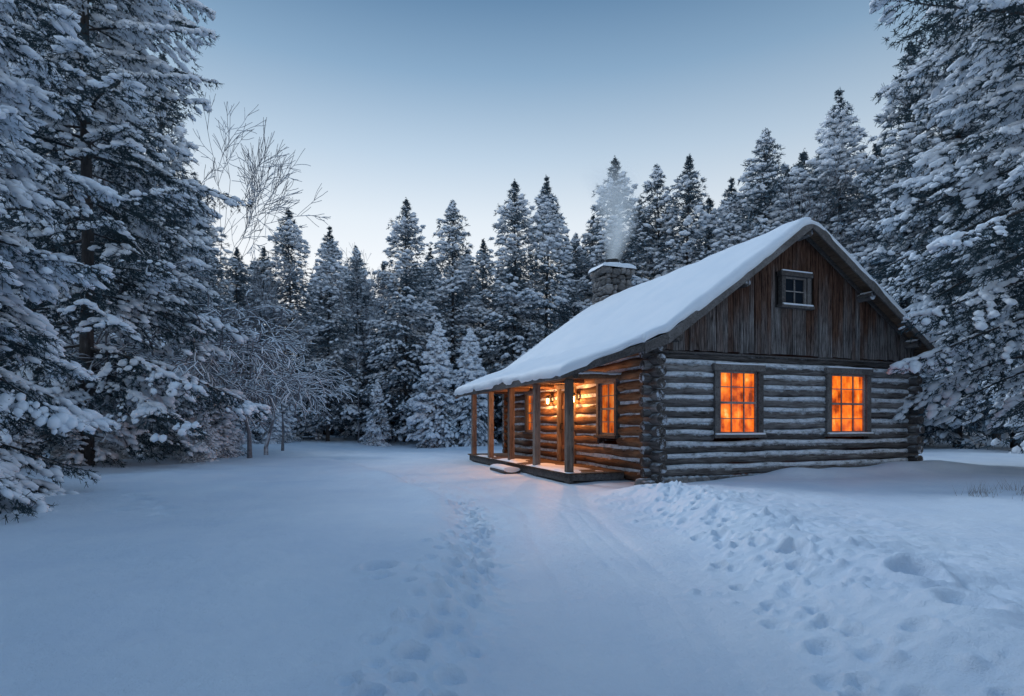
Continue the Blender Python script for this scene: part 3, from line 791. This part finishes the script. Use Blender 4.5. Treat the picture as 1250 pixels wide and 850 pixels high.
for row,(d,t0) in enumerate([(47,325),(54,335),(62,345)]):
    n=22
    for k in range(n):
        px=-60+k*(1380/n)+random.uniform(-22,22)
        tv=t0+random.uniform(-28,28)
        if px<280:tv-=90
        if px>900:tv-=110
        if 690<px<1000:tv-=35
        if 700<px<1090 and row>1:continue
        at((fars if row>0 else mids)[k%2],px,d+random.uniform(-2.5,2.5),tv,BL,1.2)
rs=np.random.RandomState(5)
n=22000
px=rs.uniform(-200,1450,n);d=rs.uniform(46,70,n)
x=(px-625)/F*d;hgt=rs.rand(n)**1.6*5.0
B=np.stack([x,d,.2+hgt],1)
Dv=rs.normal(0,1,(n,3));Dv[:,2]=np.abs(Dv[:,2])*.6;Dv/=np.linalg.norm(Dv,axis=1)[:,None]
sd=np.cross(Dv,rs.normal(0,1,(n,3)));sd/=np.linalg.norm(sd,axis=1)[:,None]
l=rs.uniform(.5,1.4,(n,1));w_=rs.uniform(.08,.3,(n,1))
VB=np.stack([B-sd*w_,B+sd*w_,B+Dv*l+sd*w_*.4,B+Dv*l-sd*w_*.4],1).reshape(-1,3)
me=mesh_arrays('undergrowth',VB,[(np.arange(n*4).reshape(-1,4),0,rs.rand(n)*.8,False)],[M_needm])
o=bpy.data.objects.new('undergrowth',me);col.objects.link(o);o['kind']='stuff';o['label']='dense dark undergrowth filling the forest floor'
def bare(seed,H,spread=.5,depth=4,prob=.6,arch=0.0,rf=.008,rmin=.011):
    rs=np.random.RandomState(seed);segs=[]
    def grow(p,d,L,r,lev):
        n=5;q=p
        for k in range(n):
            d2=d+rs.normal(0,.09,3);d2[2]+=.04 if lev>=depth-1 else -arch;d2/=np.linalg.norm(d2)
            q2=q+d2*L/n;r2=r*.86
            segs.append([*q,*q2,r,r2]);q=q2;r=r2;d=d2
            if lev>0 and (k>1 or lev<depth) and rs.rand()<prob:
                a=rs.normal(0,1,3);a-=a.dot(d)*d;a/=np.linalg.norm(a)
                nd=d*.75+a*spread*rs.uniform(.8,1.4);nd/=np.linalg.norm(nd)
                grow(q,nd,L*rs.uniform(.5,.75),r*.55,lev-1)
        if lev>0:
            for s in range(2):
                a=rs.normal(0,1,3);a-=a.dot(d)*d;a/=np.linalg.norm(a)
                nd=d+a*spread*.8;nd/=np.linalg.norm(nd)
                grow(q,nd,L*rs.uniform(.55,.75),r*.7,lev-1)
    grow(np.array([0,0,-.2]),np.array([0,0,1.]),H*.45,H*rf,depth)
    segs=np.array(segs);segs[:,6:]=np.maximum(segs[:,6:],rmin)
    V1_,F1_=tubes(segs[:5],10);V2_,F2_=tubes(segs[5:],4)
    return mesh_arrays('bt',V1_,[(F1_,0,.5,True)],[M_bare]),mesh_arrays('bc',V2_,[(F2_,0,.5,True)],[M_bare]),segs[:,5].max()
b1=bare(3,10,.48,5,.42,0,.007,.009)
b2_=bare(9,8,.95,4,.55,.10,.010,.022)
b3_=bare(14,8,.95,4,.55,.12,.010,.022)
for var,px,d,tv,w_ in [(b1,268,32,140,.75),(b2_,305,19,340,1.5),(b3_,325,23,370,1.5),(b3_,262,18.5,330,1.4),(b2_,345,28,400,1.4),(b1,437,38,288,.7),(b1,972,39,172,.8),(b1,320,37,290,.7)]:
    at(var,px,d,tv,'bare leafless birch with frosted twigs',w_,'birch_tree')
rs=np.random.RandomState(8)
n=160;c_=rs.randint(0,5,n);cxs=np.array([7.3,7.9,8.4,7.6,9.0]);cys=np.array([8.9,9.6,9.2,8.2,10.2])
x=cxs[c_]+rs.normal(0,.12,n);y=cys[c_]+rs.normal(0,.12,n);z=height(x,y,False)-.02
t=np.stack([x+rs.normal(0,.06,n),y+rs.normal(0,.06,n),z+rs.uniform(.1,.28,n)],1);p=np.stack([x,y,z],1)
Vg=np.stack([p-[.003,0,0],p+[.003,0,0],t],1).reshape(-1,3)
me=mesh_arrays('grass',Vg,[(np.arange(n*3).reshape(-1,3),0,.5,False)],[M_grass])
o=bpy.data.objects.new('dry_grass',me);col.objects.link(o);o['kind']='stuff';o['label']='dry grass stems poking through snow'

# ---------------------------------------------------------------- world, sun
w=bpy.data.worlds.new('World');sc.world=w;w.use_nodes=True;nt=w.node_tree
bg=nt.nodes['Background']
tc=N(nt,'ShaderNodeTexCoord');sx=N(nt,'ShaderNodeSeparateXYZ');nt.links.new(tc.outputs['Generated'],sx.inputs[0])
c=ramp(nt,sx.outputs['Z'],[(0,(1.0,1.0,1.0)),(.24,(.92,.95,.985)),(.33,(.77,.85,.93)),(.42,(.52,.66,.81)),(.52,(.27,.43,.62)),(.60,(.14,.27,.45)),(.75,(.23,.40,.65)),(1,(.29,.48,.77))])
dt=N(nt,'ShaderNodeVectorMath',operation='DOT_PRODUCT');nt.links.new(tc.outputs['Generated'],dt.inputs[0]);dt.inputs[1].default_value=(-.2,.98,0)
k=ramp(nt,dt.outputs['Value'],[(0,1.0),(.45,.80),(.85,.95),(1,1.05)])
c=mix(nt,1.0,c,k,'MULTIPLY')
sky=N(nt,'ShaderNodeTexSky',sky_type='NISHITA');sky.sun_disc=False;sky.sun_elevation=math.radians(3);sky.sun_rotation=math.radians(-45)
c=mix(nt,.003,c,sky.outputs[0],'ADD')
nt.links.new(c,bg.inputs['Color']);bg.inputs['Strength'].default_value=1.0
sd_=bpy.data.lights.new('sun','SUN');sd_.energy=1.35;sd_.angle=math.radians(12);sd_.color=(.76,.87,1)
so=bpy.data.objects.new('sun',sd_);col.objects.link(so)
dirv=Vector((-.55,.62,.62)).normalized();so.rotation_euler=dirv.to_track_quat('Z','Y').to_euler()
cd=bpy.data.cameras.new('camera');cd.lens=20;cd.sensor_width=36;cd.shift_y=.072;cd.clip_end=2000;cd.clip_start=.05
co=bpy.data.objects.new('camera',cd);col.objects.link(co);co.location=(0,0,CAMZ);co.rotation_euler=(math.radians(90),0,0)
sc.camera=co
